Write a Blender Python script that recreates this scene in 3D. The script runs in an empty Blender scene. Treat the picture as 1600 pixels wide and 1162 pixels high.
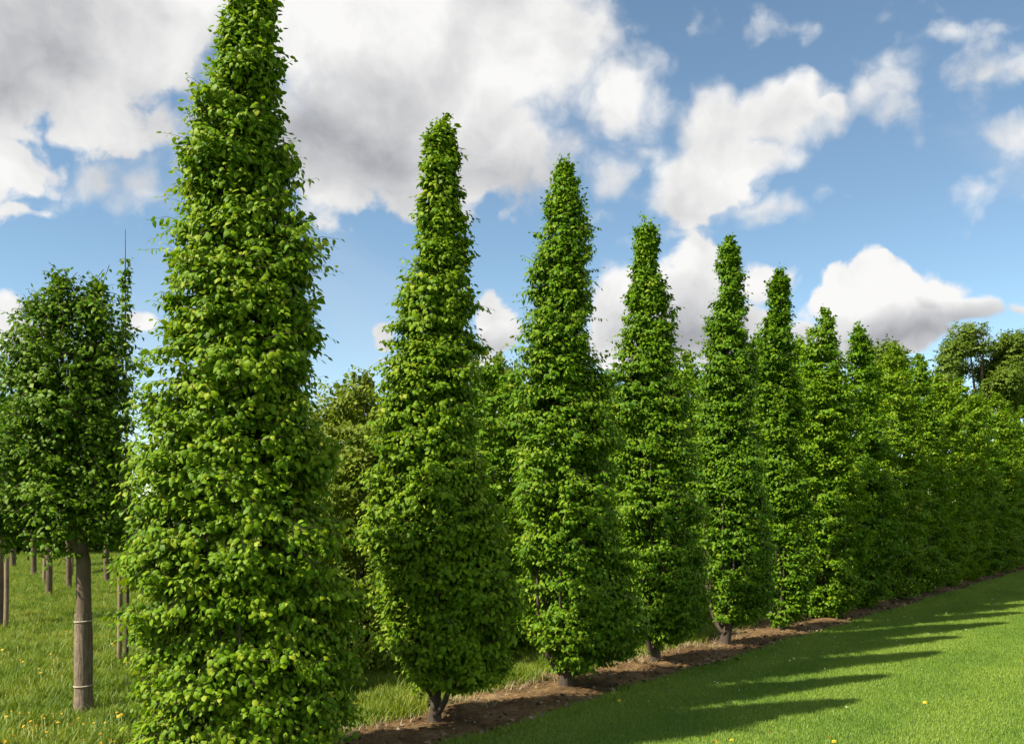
import bpy, math, random
import numpy as np
from mathutils import Vector, Matrix

# ------------------------------------------------------------------ camera
scene = bpy.context.scene
FPX, HOR, EYE = 1500.0, 785.0, 1.6          # focal length and horizon of the 1600 px wide view, eye height
cam_data = bpy.data.cameras.new('camera')
cam_data.sensor_width = 36.0
cam_data.lens = 36.0 * FPX / 1600.0
cam_data.shift_y = (HOR - 581.0) / 1600.0
cam_data.clip_start = 0.05
cam_data.clip_end = 6000.0
cam = bpy.data.objects.new('camera', cam_data)
cam.location = (0, 0, EYE)
cam.rotation_euler = (math.radians(90), 0, 0)
scene.collection.objects.link(cam)
scene.camera = cam

# ------------------------------------------------------------------ world: blue sky with cumulus
SUN_DIR = Vector((-0.89, -0.45, 0.98)).normalized()      # towards the sun
SUN_EL = math.asin(SUN_DIR.z)
SUN_AZ = math.atan2(SUN_DIR.x, SUN_DIR.y)                # clockwise from +Y
world = bpy.data.worlds.new('World')
scene.world = world
world.use_nodes = True


class NT:
    """small node-tree writer"""
    def __init__(self, tree):
        self.t = tree
        tree.nodes.clear()

    def n(self, kind, **props):
        nd = self.t.nodes.new(kind)
        for k, v in props.items():
            setattr(nd, k, v)
        return nd

    def put(self, sock, v):
        if v is None:
            return
        if isinstance(v, bpy.types.NodeSocket):
            self.t.links.new(v, sock)
        else:
            sock.default_value = v

    def m(self, op, a, b=None, c=None, clamp=False):
        nd = self.n('ShaderNodeMath', operation=op, use_clamp=clamp)
        for i, v in enumerate((a, b, c)):
            self.put(nd.inputs[i], v)
        return nd.outputs[0]

    def v(self, op, a, b=None, scale=None):
        nd = self.n('ShaderNodeVectorMath', operation=op)
        self.put(nd.inputs[0], a)
        self.put(nd.inputs[1], b)
        if scale is not None:
            self.put(nd.inputs['Scale'], scale)
        return nd.outputs['Value'] if op in ('LENGTH', 'DOT_PRODUCT') else nd.outputs['Vector']

    def noise(self, vec, scale, detail=4, rough=0.55, dist=0.0, lac=2.0):
        nd = self.n('ShaderNodeTexNoise')
        self.put(nd.inputs['Vector'], vec)
        nd.inputs['Scale'].default_value = scale
        nd.inputs['Detail'].default_value = detail
        nd.inputs['Roughness'].default_value = rough
        nd.inputs['Distortion'].default_value = dist
        nd.inputs['Lacunarity'].default_value = lac
        return nd.outputs[0]

    def step(self, x, a, b, lo=0.0, hi=1.0):
        nd = self.n('ShaderNodeMapRange', interpolation_type='SMOOTHSTEP')
        self.put(nd.inputs['Value'], x)
        nd.inputs['From Min'].default_value = a
        nd.inputs['From Max'].default_value = b
        nd.inputs['To Min'].default_value = lo
        nd.inputs['To Max'].default_value = hi
        return nd.outputs[0]

    def mix(self, f, a, b, blend='MIX'):
        nd = self.n('ShaderNodeMix', data_type='RGBA', blend_type=blend)
        self.put(nd.inputs[0], f)
        self.put(nd.inputs[6], a)
        self.put(nd.inputs[7], b)
        return nd.outputs[2]


def sky_dir(px, py):
    return Vector(((px - 800) / FPX, 1.0, (HOR - py) / FPX)).normalized()


#            px    py    rx   ry   weight
CLOUD_DARK, CLOUD_LIGHT = (0.200, 0.205, 0.222, 1), (0.480, 0.477, 0.470, 1)
CLOUDS = [
    (60, 50, 300, 150, 0.95), (230, 20, 170, 100, 0.85), (60, 215, 190, 60, 0.55), (40, 330, 150, 40, 0.36),
    (-160, 120, 260, 220, 1.0), (300, 175, 90, 70, 0.45), 
    (620, 60, 260, 180, 1.25), (790, 70, 210, 130, 1.25), (560, 210, 190, 125, 1.15), (760, 220, 160, 100, 0.95),
    (960, 150, 110, 80, 0.80), (480, 40, 110, 150, 0.9), (690, -60, 320, 150, 1.2),
    (1130, 215, 80, 80, 0.95), (1220, 180, 95, 58, 1.0), (1060, 290, 85, 70, 0.85), (1140, 285, 80, 55, 0.7), (1295, 165, 46, 34, 0.6), (1175, 240, 90, 60, 0.8),
    (1350, 465, 80, 60, 1.05), (1440, 475, 84, 50, 1.0), (1525, 485, 54, 34, 0.75), (1400, 530, 180, 34, 0.7), (1595, 482, 30, 20, 0.6),
    (1085, 445, 76, 66, 0.95), (955, 470, 66, 66, 0.9), (1195, 442, 62, 42, 0.75), (1060, 520, 210, 60, 0.95), (1020, 480, 90, 60, 0.8),
    (775, 508, 38, 44, 0.85), (600, 518, 22, 32, 0.75), (700, 565, 150, 24, 0.5),
    (215, 512, 36, 28, 0.65), (20, 520, 64, 44, 0.75), (-80, 480, 110, 60, 0.9),
    
]
WISPS = [(962, 285, 62, 56, 0.9), (1398, 140, 58, 60, 0.95), (1545, 118, 90, 44, 0.95), (1610, 100, 60, 44, 0.9), (1518, 300, 80, 56, 0.75), (1582, 212, 46, 34, 0.8), (1180, 325, 150, 40, 0.6),
         (1000, 45, 190, 46, 0.36), (1250, 30, 260, 44, 0.34), (1480, 50, 220, 36, 0.32), (60, 320, 170, 44, 0.55), (170, 285, 150, 50, 0.7), (400, 330, 90, 26, 0.4), (1060, 370, 160, 30, 0.4), (940, 330, 90, 40, 0.4), (300, 260, 90, 70, 0.6)]
w = NT(world.node_tree)
geo = w.n('ShaderNodeTexCoord')
DIR = w.v('NORMALIZE', geo.outputs['Generated'])


# sky chart: conformal (stereographic) map of directions about the horizontal Y axis
sp = w.n('ShaderNodeSeparateXYZ')
w.put(sp.inputs[0], DIR)
den = w.m('ADD', w.m('ABSOLUTE', sp.outputs[1]), 1.0)
cb = w.n('ShaderNodeCombineXYZ')
w.put(cb.inputs[0], w.m('DIVIDE', sp.outputs[0], den))
w.put(cb.inputs[1], w.m('DIVIDE', sp.outputs[2], den))
UV = cb.outputs[0]


def ellipses(d, items):
    f = None
    for px, py, rx, ry, wt in items:
        raw = Vector(((px - 800) / FPX, 1.0, (HOR - py) / FPX))
        ln = raw.length
        c = raw / ln
        k = 1.0 / (1.0 + c.y)
        a, b = rx / FPX / ln * k, ry / FPX / ln * k
        q = w.n('ShaderNodeVectorMath', operation='MULTIPLY_ADD')
        w.put(q.inputs[0], d)
        q.inputs[1].default_value = (1 / a, 1 / b, 0)
        q.inputs[2].default_value = (-c.x * k / a, -c.z * k / b, 0)
        g = w.m('MULTIPLY_ADD', w.v('LENGTH', q.outputs[0]), -max(wt, 0.95), wt)
        f = g if f is None else w.m('MAXIMUM', f, g)
    return f


#        grey undersides of the heavy clouds
BASES = [(60, 110, 440, 230, 0.85), (250, 40, 200, 120, 0.5), (560, 250, 340, 150, 0.95), (760, 270, 220, 90, 0.75), (1060, 335, 190, 80, 0.75), (1400, 520, 260, 56, 0.9), (1460, 480, 90, 44, 0.5),
         (1060, 520, 280, 110, 0.8), (770, 540, 80, 40, 0.8), (500, 130, 120, 120, 0.4), (900, 210, 130, 70, 0.4)]
wn = w.n('ShaderNodeTexNoise', noise_dimensions='2D')
w.put(wn.inputs['Vector'], UV)
wn.inputs['Scale'].default_value = 22.0
wn.inputs['Detail'].default_value = 4
DW = w.v('ADD', UV, w.v('SCALE', w.v('SUBTRACT', wn.outputs['Color'], (0.5, 0.5, 0.5)), scale=0.020))


def puffs(d, detail):
    """billowing relief of the clouds"""
    nz = w.n('ShaderNodeTexNoise', noise_dimensions='2D')
    w.put(nz.inputs['Vector'], d)
    nz.inputs['Scale'].default_value = 24.0
    nz.inputs['Detail'].default_value = detail
    nz.inputs['Roughness'].default_value = 0.58
    vo = w.n('ShaderNodeTexVoronoi', feature='F1', voronoi_dimensions='2D')
    w.put(vo.inputs['Vector'], d)
    vo.inputs['Scale'].default_value = 46.0
    v2 = w.n('ShaderNodeTexVoronoi', feature='F1', voronoi_dimensions='2D')
    w.put(v2.inputs['Vector'], d)
    v2.inputs['Scale'].default_value = 105.0
    vv = w.m('MULTIPLY_ADD', v2.outputs['Distance'], -0.20, w.m('MULTIPLY', vo.outputs['Distance'], -0.42))
    return w.m('ADD', vv, w.m('MULTIPLY_ADD', nz.outputs[0], 1.4, -0.28))


shape = ellipses(DW, CLOUDS)
# outside the picture: the same kind of broken cumulus, from noise alone
gn = w.n('ShaderNodeTexNoise', noise_dimensions='2D')
w.put(gn.inputs['Vector'], UV)
gn.inputs['Scale'].default_value = 7.0
gn.inputs['Detail'].default_value = 1
away = w.step(w.v('LENGTH', UV), 0.34, 0.46, 1.8, 0.0)
gen = w.m('SUBTRACT', w.m('MULTIPLY_ADD', gn.outputs[0], 5.0, -2.5), away)
shape = w.m('MAXIMUM', w.m('MAXIMUM', shape, -1.0), gen)
P0 = puffs(DW, 6)
F0 = w.m('ADD', shape, P0)
dens = w.step(w.m('MULTIPLY', F0, w.step(gn.outputs[0], 0.36, 0.62, 0.5, 1.35)), -0.01, 0.36)
base = w.m('MULTIPLY', w.m('MAXIMUM', ellipses(DW, BASES), 0.0), 0.85)


def relief(d):
    nz = w.n('ShaderNodeTexNoise', noise_dimensions='2D')
    w.put(nz.inputs['Vector'], d)
    nz.inputs['Scale'].default_value = 15.0
    nz.inputs['Detail'].default_value = 6
    nz.inputs['Roughness'].default_value = 0.52
    return nz.outputs[0]


lit = w.m('MULTIPLY_ADD', w.m('SUBTRACT', relief(DW), relief(w.v('ADD', DW, (-0.010, 0.017, 0.0)))), 1.5, 0.90)
lit = w.m('SUBTRACT', lit, base)
lit = w.m('SUBTRACT', lit, w.step(F0, 0.5, 1.9, 0.0, 0.14), clamp=True)
wisp = w.step(w.m('MULTIPLY_ADD', P0, 1.7, ellipses(DW, WISPS)), 0.1, 1.25, 0.0, 0.92)
dens = w.m('MAXIMUM', dens, wisp)
ccol = w.mix(lit, CLOUD_DARK, CLOUD_LIGHT)
skyt = w.n('ShaderNodeTexSky', sky_type='NISHITA', sun_disc=False)
skyt.sun_elevation = SUN_EL
skyt.sun_rotation = SUN_AZ
skyt.air_density = 1.0
skyt.dust_density = 0.05
skyt.altitude = 2500
skyt.ozone_density = 1.2
blue = w.v('MULTIPLY', skyt.outputs[0], (0.094, 0.098, 0.087))
# thin high veil
vn = w.n('ShaderNodeTexNoise', noise_dimensions='2D')
w.put(vn.inputs['Vector'], w.v('MULTIPLY', UV, (1.0, 2.2, 1.0)))
vn.inputs['Scale'].default_value = 5.0
vn.inputs['Detail'].default_value = 5
vn.inputs['Distortion'].default_value = 0.6
blue = w.mix(w.step(vn.outputs[0], 0.42, 0.80, 0.0, 0.32), blue, (0.37, 0.38, 0.40, 1))
col = w.mix(dens, blue, ccol)
bg = w.n('ShaderNodeBackground')
w.put(bg.inputs['Color'], col)
bg.inputs['Strength'].default_value = 1.0
wo = w.n('ShaderNodeOutputWorld')
w.put(wo.inputs['Surface'], bg.outputs[0])
try:
    world.cycles.sampling_method = 'MANUAL'
    world.cycles.sample_map_resolution = 512
except Exception:
    pass

# ------------------------------------------------------------------ sun and exposure
sun_data = bpy.data.lights.new('sun', 'SUN')
sun_data.energy = 5.0
sun_data.angle = math.radians(0.53)
sun_data.color = (1.0, 0.93, 0.80)
sun = bpy.data.objects.new('sun', sun_data)
sun.rotation_euler = SUN_DIR.to_track_quat('Z', 'Y').to_euler()
sun.location = (-20, -10, 30)
scene.collection.objects.link(sun)
vs = scene.view_settings
vs.view_transform = 'Standard'
vs.look = 'None'
vs.gamma = 1.0
vs.exposure = 1.0
vs.use_curve_mapping = False
scene.cycles.max_bounces = 4
scene.cycles.diffuse_bounces = 2
scene.cycles.glossy_bounces = 2
scene.cycles.transmission_bounces = 4
scene.cycles.transparent_max_bounces = 4

# ------------------------------------------------------------------ helpers
C = scene.collection


def link(o, parent=None):
    C.objects.link(o)
    if parent is not None:
        o.parent = parent
    return o


def tag(o, label=None, cat=None, group=None, kind=None):
    if label:
        o['label'] = label
    if cat:
        o['category'] = cat
    if group:
        o['group'] = group
    if kind:
        o['kind'] = kind
    return o


def empty(name, loc, rz=0.0):
    o = bpy.data.objects.new(name, None)
    o.empty_display_size = 0.2
    o.location = loc
    o.rotation_euler = (0, 0, rz)
    return link(o)


def mesh_np(name, verts, tris, mat, tint=None, smooth=False):
    """triangle mesh from numpy arrays, tint = one number per face"""
    me = bpy.data.meshes.new(name)
    nv, nf = len(verts), len(tris)
    me.vertices.add(nv)
    me.vertices.foreach_set('co', np.asarray(verts, np.float32).ravel())
    me.loops.add(nf * 3)
    me.loops.foreach_set('vertex_index', np.asarray(tris, np.int32).ravel())
    me.polygons.add(nf)
    me.polygons.foreach_set('loop_start', np.arange(0, nf * 3, 3, dtype=np.int32))
    if smooth:
        me.polygons.foreach_set('use_smooth', np.ones(nf, bool))
    if tint is not None:
        at = me.attributes.new('tint', 'FLOAT', 'FACE')
        at.data.foreach_set('value', np.asarray(tint, np.float32))
    me.materials.append(mat)
    me.update(calc_edges=True)
    return me


def obj(name, me, parent=None):
    return link(bpy.data.objects.new(name, me), parent)


def unit(a):
    return a / np.maximum(np.linalg.norm(a, axis=-1, keepdims=True), 1e-9)


def tube_arrays(pts, radii, seg=8, rng=None, rough=0.0, groove=0.0, cap=True):
    """a tapered tube along a polyline"""
    pts = np.asarray(pts, float)
    n = len(pts)
    tan = unit(np.gradient(pts, axis=0))
    ref = np.array([1.0, 0.13, 0.0]) if abs(tan[:, 0]).mean() < 0.8 else np.array([0.0, 0.1, 1.0])
    a = unit(np.cross(tan, ref))
    b = np.cross(tan, a)
    th = np.linspace(0, 2 * math.pi, seg, endpoint=False)
    rad = np.asarray(radii, float)[:, None] * np.ones((1, seg))
    if rng is not None and rough:
        ph = rng.uniform(0, 6.28, 4)
        wob = np.sin(2 * th + ph[0])[None] * 0.5 + np.sin(3 * th + ph[1])[None] * 0.5
        rad = rad * (1 + rough * wob + rough * 0.6 * rng.normal(size=rad.shape))
    if groove:
        rad = rad * (1 + groove * (np.arange(seg) % 2 - 0.5)[None])
    v = pts[:, None] + rad[..., None] * (np.cos(th)[None, :, None] * a[:, None] + np.sin(th)[None, :, None] * b[:, None])
    v = v.reshape(-1, 3)
    i = np.arange(n - 1)[:, None] * seg
    j = np.arange(seg)[None]
    k = (np.arange(seg)[None] + 1) % seg
    q0, q1, q2, q3 = i + j, i + k, i + seg + k, i + seg + j
    t = np.concatenate([np.stack([q0, q1, q2], -1).reshape(-1, 3), np.stack([q0, q2, q3], -1).reshape(-1, 3)])
    if cap:
        v = np.vstack([v, pts[-1:]])
        top = (n - 1) * seg
        t = np.vstack([t, np.stack([top + np.arange(seg), top + (np.arange(seg) + 1) % seg, np.full(seg, len(v) - 1)], -1)])
    return v, t


def join(parts):
    vs_, ts_, o = [], [], 0
    for v, t in parts:
        vs_.append(v)
        ts_.append(t + o)
        o += len(v)
    return np.vstack(vs_), np.vstack(ts_)


# ------------------------------------------------------------------ materials
def material(name):
    m = bpy.data.materials.new(name)
    m.use_nodes = True
    return m, NT(m.node_tree)


def finish(t, shader, disp=None):
    o = t.n('ShaderNodeOutputMaterial')
    t.put(o.inputs['Surface'], shader)


def ramp(t, fac, stops):
    r = t.n('ShaderNodeValToRGB')
    el = r.color_ramp.elements
    while len(el) < len(stops):
        el.new(0.5)
    for e, (p, c) in zip(el, stops):
        e.position = p
        e.color = (*c, 1)
    t.put(r.inputs[0], fac)
    return r.outputs[0]


def leaf_material(name, stops, trans, tmix=0.30, rough=0.5, spec=0.16):
    m, t = material(name)
    at = t.n('ShaderNodeAttribute', attribute_name='tint')
    base = ramp(t, at.outputs['Fac'], stops)
    pb = t.n('ShaderNodeBsdfPrincipled')
    t.put(pb.inputs['Base Color'], base)
    pb.inputs['Roughness'].default_value = rough
    pb.inputs['Specular IOR Level'].default_value = spec
    tr = t.n('ShaderNodeBsdfTranslucent')
    t.put(tr.inputs['Color'], t.mix(1.0, base, (*trans, 1), 'MULTIPLY'))
    mx = t.n('ShaderNodeMixShader')
    mx.inputs[0].default_value = tmix
    t.put(mx.inputs[1], pb.outputs[0])
    t.put(mx.inputs[2], tr.outputs[0])
    finish(t, mx.outputs[0])
    return m


M_HORN = leaf_material('hornbeam_leaf', [(0.0, (0.056, 0.132, 0.002)), (0.45, (0.118, 0.218, 0.004)), (0.8, (0.194, 0.292, 0.007)), (1.0, (0.275, 0.325, 0.020))], (1.4, 1.4, 0.5))
M_HORN2 = leaf_material('hornbeam_leaf_row', [(0.0, (0.050, 0.126, 0.002)), (0.45, (0.102, 0.208, 0.004)), (0.8, (0.172, 0.275, 0.007)), (1.0, (0.242, 0.308, 0.018))], (1.4, 1.4, 0.5))
M_DARK = leaf_material('standard_tree_leaf', [(0.0, (0.048, 0.115, 0.002)), (0.6, (0.100, 0.192, 0.004)), (1.0, (0.185, 0.270, 0.010))], (1.3, 1.4, 0.5))
M_OLIVE = leaf_material('woodland_leaf', [(0.0, (0.095, 0.140, 0.008)), (0.6, (0.150, 0.200, 0.012)), (1.0, (0.215, 0.245, 0.026))], (1.3, 1.3, 0.7))
M_FAR = leaf_material('far_tree_leaf', [(0.0, (0.070, 0.125, 0.010)), (0.6, (0.112, 0.170, 0.014)), (1.0, (0.165, 0.215, 0.025))], (1.3, 1.3, 0.7))


def bark_material(name, c0, c1, scale=30.0, bump=0.6):
    m, t = material(name)
    tc = t.n('ShaderNodeTexCoord')
    v = t.v('MULTIPLY', tc.outputs['Object'], (1, 1, 0.16))
    n1 = t.noise(v, scale, 6, 0.65)
    n2 = t.noise(tc.outputs['Object'], scale * 0.3, 3, 0.6)
    f = t.m('MULTIPLY_ADD', n2, 0.6, t.m('MULTIPLY', n1, 0.6), clamp=True)
    pb = t.n('ShaderNodeBsdfPrincipled')
    t.put(pb.inputs['Base Color'], ramp(t, f, [(0.38, c0), (0.78, c1)]))
    pb.inputs['Roughness'].default_value = 0.9
    bp = t.n('ShaderNodeBump')
    bp.inputs['Strength'].default_value = bump
    bp.inputs['Distance'].default_value = 0.02
    t.put(bp.inputs['Height'], n1)
    t.put(pb.inputs['Normal'], bp.outputs[0])
    finish(t, pb.outputs[0])
    return m


M_BARK = bark_material('bark', (0.028, 0.019, 0.012), (0.095, 0.068, 0.044))
M_BARKG = bark_material('smooth_bark', (0.060, 0.040, 0.022), (0.165, 0.112, 0.066), 18, 0.4)
M_WRAP = bark_material('reed_wrap', (0.085, 0.060, 0.036), (0.27, 0.205, 0.135), 60, 0.8)
M_STAKE = bark_material('stake_wood', (0.12, 0.085, 0.045), (0.28, 0.205, 0.115), 40, 0.3)
M_TWIG = bark_material('twig', (0.05, 0.035, 0.02), (0.11, 0.08, 0.045), 30, 0.1)
M_TWINE = bark_material('twine', (0.42, 0.35, 0.24), (0.60, 0.52, 0.38), 90, 0.3)


def grass_material(name, stops, patch_scale, tmix=0.3, stripes=False):
    m, t = material(name)
    at = t.n('ShaderNodeAttribute', attribute_name='tint')
    ge = t.n('ShaderNodeNewGeometry')
    pos = ge.outputs['Position']
    n1 = t.noise(pos, patch_scale, 4, 0.6)
    f = t.m('MULTIPLY_ADD', t.m('SUBTRACT', n1, 0.5), 1.5, at.outputs['Fac'])
    if stripes:
        # mowing tracks running along the row of trees
        tt = t.v('DOT_PRODUCT', pos, (0.79, -0.61, 0.0))
        wob = t.m('MULTIPLY_ADD', t.noise(pos, 0.35, 2, 0.5), 1.4, tt)
        st = t.m('SINE', t.m('MULTIPLY', wob, 5.2))
        f = t.m('MULTIPLY_ADD', st, 0.18, f)
        f = t.m('MULTIPLY_ADD', t.step(t.noise(pos, 0.5, 5, 0.7), 0.55, 0.72), 0.22, f)
    base = ramp(t, t.m('ADD', f, 0.0, clamp=True), stops)
    df = t.n('ShaderNodeBsdfPrincipled')
    t.put(df.inputs['Base Color'], base)
    df.inputs['Roughness'].default_value = 0.55
    df.inputs['Specular IOR Level'].default_value = 0.35
    tr = t.n('ShaderNodeBsdfTranslucent')
    t.put(tr.inputs['Color'], t.mix(1.0, base, (1.4, 1.4, 0.8, 1), 'MULTIPLY'))
    mx = t.n('ShaderNodeMixShader')
    mx.inputs[0].default_value = tmix
    t.put(mx.inputs[1], df.outputs[0])
    t.put(mx.inputs[2], tr.outputs[0])
    finish(t, mx.outputs[0])
    return m


M_LAWN = grass_material('lawn_blade', [(0.0, (0.098, 0.188, 0.016)), (0.5, (0.172, 0.272, 0.026)), (1.0, (0.260, 0.340, 0.045))], 0.7, 0.3, True)
M_FIELD = grass_material('field_blade', [(0.0, (0.058, 0.118, 0.006)), (0.4, (0.122, 0.195, 0.009)), (0.75, (0.200, 0.258, 0.018)), (1.0, (0.280, 0.285, 0.045))], 1.3, 0.35)
M_DRY = grass_material('dry_blade', [(0.0, (0.20, 0.14, 0.06)), (0.5, (0.30, 0.23, 0.11)), (1.0, (0.40, 0.33, 0.19))], 3.0, 0.2)


def ground_material(name, stops, scale, bump=0.5, rough=0.95):
    m, t = material(name)
    ge = t.n('ShaderNodeNewGeometry')
    n1 = t.noise(ge.outputs['Position'], scale, 8, 0.65)
    n2 = t.noise(ge.outputs['Position'], scale * 0.12, 4, 0.55)
    f = t.m('MULTIPLY_ADD', n2, 0.5, t.m('MULTIPLY', n1, 0.5))
    pb = t.n('ShaderNodeBsdfPrincipled')
    t.put(pb.inputs['Base Color'], ramp(t, f, stops))
    pb.inputs['Roughness'].default_value = rough
    pb.inputs['Specular IOR Level'].default_value = 0.2
    bp = t.n('ShaderNodeBump')
    bp.inputs['Strength'].default_value = bump
    bp.inputs['Distance'].default_value = 0.02
    t.put(bp.inputs['Height'], n1)
    t.put(pb.inputs['Normal'], bp.outputs[0])
    finish(t, pb.outputs[0])
    return m


M_GROUND = ground_material('meadow_ground', [(0.35, (0.040, 0.060, 0.012)), (0.5, (0.065, 0.100, 0.018)), (0.68, (0.110, 0.120, 0.035))], 14.0)
M_LAWNG = ground_material('lawn_ground', [(0.35, (0.055, 0.110, 0.018)), (0.65, (0.085, 0.150, 0.025))], 30.0)
M_SOIL = ground_material('soil', [(0.36, (0.050, 0.028, 0.011)), (0.50, (0.128, 0.075, 0.030)), (0.64, (0.235, 0.152, 0.070))], 34.0, 1.0)
M_CHIP = grass_material('bark_chip', [(0.0, (0.07, 0.045, 0.022)), (0.6, (0.16, 0.11, 0.06)), (1.0, (0.32, 0.24, 0.15))], 2.0, 0.0)


def flat_material(name, colr, rough=0.6, tmix=0.0):
    m, t = material(name)
    ge = t.n('ShaderNodeNewGeometry')
    n1 = t.noise(ge.outputs['Position'], 60, 3, 0.5)
    c = t.mix(n1, (*[x * 0.8 for x in colr], 1), (*[min(1, x * 1.15) for x in colr], 1))
    pb = t.n('ShaderNodeBsdfPrincipled')
    t.put(pb.inputs['Base Color'], c)
    pb.inputs['Roughness'].default_value = rough
    finish(t, pb.outputs[0])
    return m


M_YELLOW = flat_material('dandelion_petal', (0.85, 0.52, 0.01))
M_STEM = flat_material('flower_stem', (0.16, 0.22, 0.05))
M_PETAL = flat_material('fallen_petal', (0.70, 0.68, 0.58))

# ------------------------------------------------------------------ the row's own frame: s along the row, t towards the lawn
ROW0 = np.array([-0.571, 6.857])
SD = unit(np.array([0.77, 1.0]))
TD = np.array([SD[1], -SD[0]])
ROW_ANG = math.atan2(SD[1], SD[0])


def st(s, t, z=0.0):
    s, t = np.asarray(s, float), np.asarray(t, float)
    p = ROW0 + s[..., None] * SD + t[..., None] * TD
    return np.concatenate([p, np.broadcast_to(np.asarray(z, float)[..., None], p.shape[:-1] + (1,))], -1)


def edge_lawn(s):
    return 0.42 + 0.05 * np.sin(1.9 * s + 0.4) + 0.035 * np.sin(5.3 * s) + 0.02 * np.sin(13.1 * s + 1)


def edge_field(s):
    return -0.34 + 0.07 * np.sin(1.3 * s + 2.0) + 0.05 * np.sin(4.1 * s + 1) + 0.03 * np.sin(11.0 * s)


# ------------------------------------------------------------------ ground
def sheet(name, rows, mat):
    rows = np.asarray(rows)
    n, m = rows.shape[:2]
    i = np.arange(n - 1)[:, None] * m
    j = np.arange(m - 1)[None]
    a = i + j
    tris = np.concatenate([np.stack([a, a + m, a + m + 1], -1).reshape(-1, 3), np.stack([a, a + m + 1, a + 1], -1).reshape(-1, 3)])
    v = rows.reshape(-1, 3)
    # faces upward
    nrm = np.cross(v[tris[0, 1]] - v[tris[0, 0]], v[tris[0, 2]] - v[tris[0, 0]])
    if nrm[2] < 0:
        tris = tris[:, ::-1]
    return obj(name, mesh_np(name, v, tris, mat, smooth=True))


g = np.array([-2500.0, -200, -40, -10, 0, 10, 40, 200, 2500])
gx, gy = np.meshgrid(g, g, indexing='ij')
tag(sheet('ground', np.stack([gx, gy, np.zeros_like(gx)], -1), M_GROUND), kind='structure')
ss = np.linspace(-14, 60, 371)
rows = [st(ss, edge_lawn(ss) - 0.06 if k == 0 else np.full_like(ss, tt), 0.004) for k, tt in enumerate((0, 1.0, 3.0, 8.0, 30.0))]
tag(sheet('lawn', np.stack(rows, 1), M_LAWNG), kind='structure')
rng = np.random.default_rng(5)
ss = np.arange(-7, 40, 0.045)
lo, hi = edge_field(ss) - 0.10, edge_lawn(ss)
kk = np.linspace(0, 1, 22)
tt = lo[:, None] * (1 - kk) + hi[:, None] * kk
hump = np.sin(kk * math.pi) ** 0.7
zz = 0.006 + hump[None] * (0.022 + 0.016 * rng.random(tt.shape) + 0.012 * np.sin(ss * 3.1)[:, None] * np.sin(kk * 7)[None])
zz += hump[None] * 0.02 * np.repeat(np.repeat(rng.random((len(ss) // 4 + 1, 6)), 4, 0)[:len(ss)], 4, 1)[:, :22]
soil = sheet('soil_strip', np.stack([st(ss, tt[:, k], zz[:, k]) for k in range(22)], 1), M_SOIL)
tag(soil, kind='structure')


# ------------------------------------------------------------------ grass
def blades(rng, base, h, wid, lean, segs):
    """bent blades: base (N,3), height, width, lean -> arrays"""
    n = len(base)
    az = rng.uniform(0, 2 * math.pi, n)
    fwd = np.stack([np.cos(az), np.sin(az), np.zeros(n)], -1)
    side = np.stack([-np.sin(az), np.cos(az), np.zeros(n)], -1)
    rowsv = []
    for k in range(segs):
        u = k / segs
        c = base + np.array([0, 0, 1.0]) * (h * u * (1 - 0.25 * lean * u))[:, None] + fwd * (h * lean * u * u)[:, None]
        wd = side * (wid * 0.5 * (1 - 0.45 * u))[:, None]
        rowsv += [c - wd, c + wd]
    tip = base + np.array([0, 0, 1.0]) * (h * (1 - 0.25 * lean))[:, None] + fwd * (h * lean)[:, None]
    rowsv.append(tip)
    v = np.stack(rowsv, 1)
    m = 2 * segs + 1
    tr = []
    for k in range(segs - 1):
        a = 2 * k
        tr += [(a, a + 1, a + 3), (a, a + 3, a + 2)]
    tr.append((2 * segs - 2, 2 * segs - 1, 2 * segs))
    tr = np.array(tr)
    tris = (np.arange(n)[:, None, None] * m + tr[None]).reshape(-1, 3)
    return v.reshape(-1, 3), tris, len(tr)


def tile_instancer(o, nx, ny):
    """repeat the object's own tile of blades over a grid of nx by ny metres, each turned by a quarter turn at random"""
    ng = bpy.data.node_groups.new('spread_grass', 'GeometryNodeTree')
    ng.interface.new_socket(name='Geometry', in_out='INPUT', socket_type='NodeSocketGeometry')
    ng.interface.new_socket(name='Geometry', in_out='OUTPUT', socket_type='NodeSocketGeometry')
    gi, go = ng.nodes.new('NodeGroupInput'), ng.nodes.new('NodeGroupOutput')
    gr = ng.nodes.new('GeometryNodeMeshGrid')
    gr.inputs['Size X'].default_value = nx - 1
    gr.inputs['Size Y'].default_value = ny - 1
    gr.inputs['Vertices X'].default_value = nx
    gr.inputs['Vertices Y'].default_value = ny
    ip = ng.nodes.new('GeometryNodeInstanceOnPoints')
    rv = ng.nodes.new('FunctionNodeRandomValue')
    rv.data_type = 'INT'
    rv.inputs[4].default_value = 0
    rv.inputs[5].default_value = 3
    mu = ng.nodes.new('ShaderNodeMath')
    mu.operation = 'MULTIPLY'
    mu.inputs[1].default_value = math.pi / 2
    cx = ng.nodes.new('ShaderNodeCombineXYZ')
    L = ng.links.new
    L(gr.outputs['Mesh'], ip.inputs['Points'])
    L(gi.outputs[0], ip.inputs['Instance'])
    L(rv.outputs[2], mu.inputs[0])
    L(mu.outputs[0], cx.inputs['Z'])
    L(cx.outputs[0], ip.inputs['Rotation'])
    L(ip.outputs[0], go.inputs[0])
    md = o.modifiers.new('spread', 'NODES')
    md.node_group = ng


rng = np.random.default_rng(11)
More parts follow.
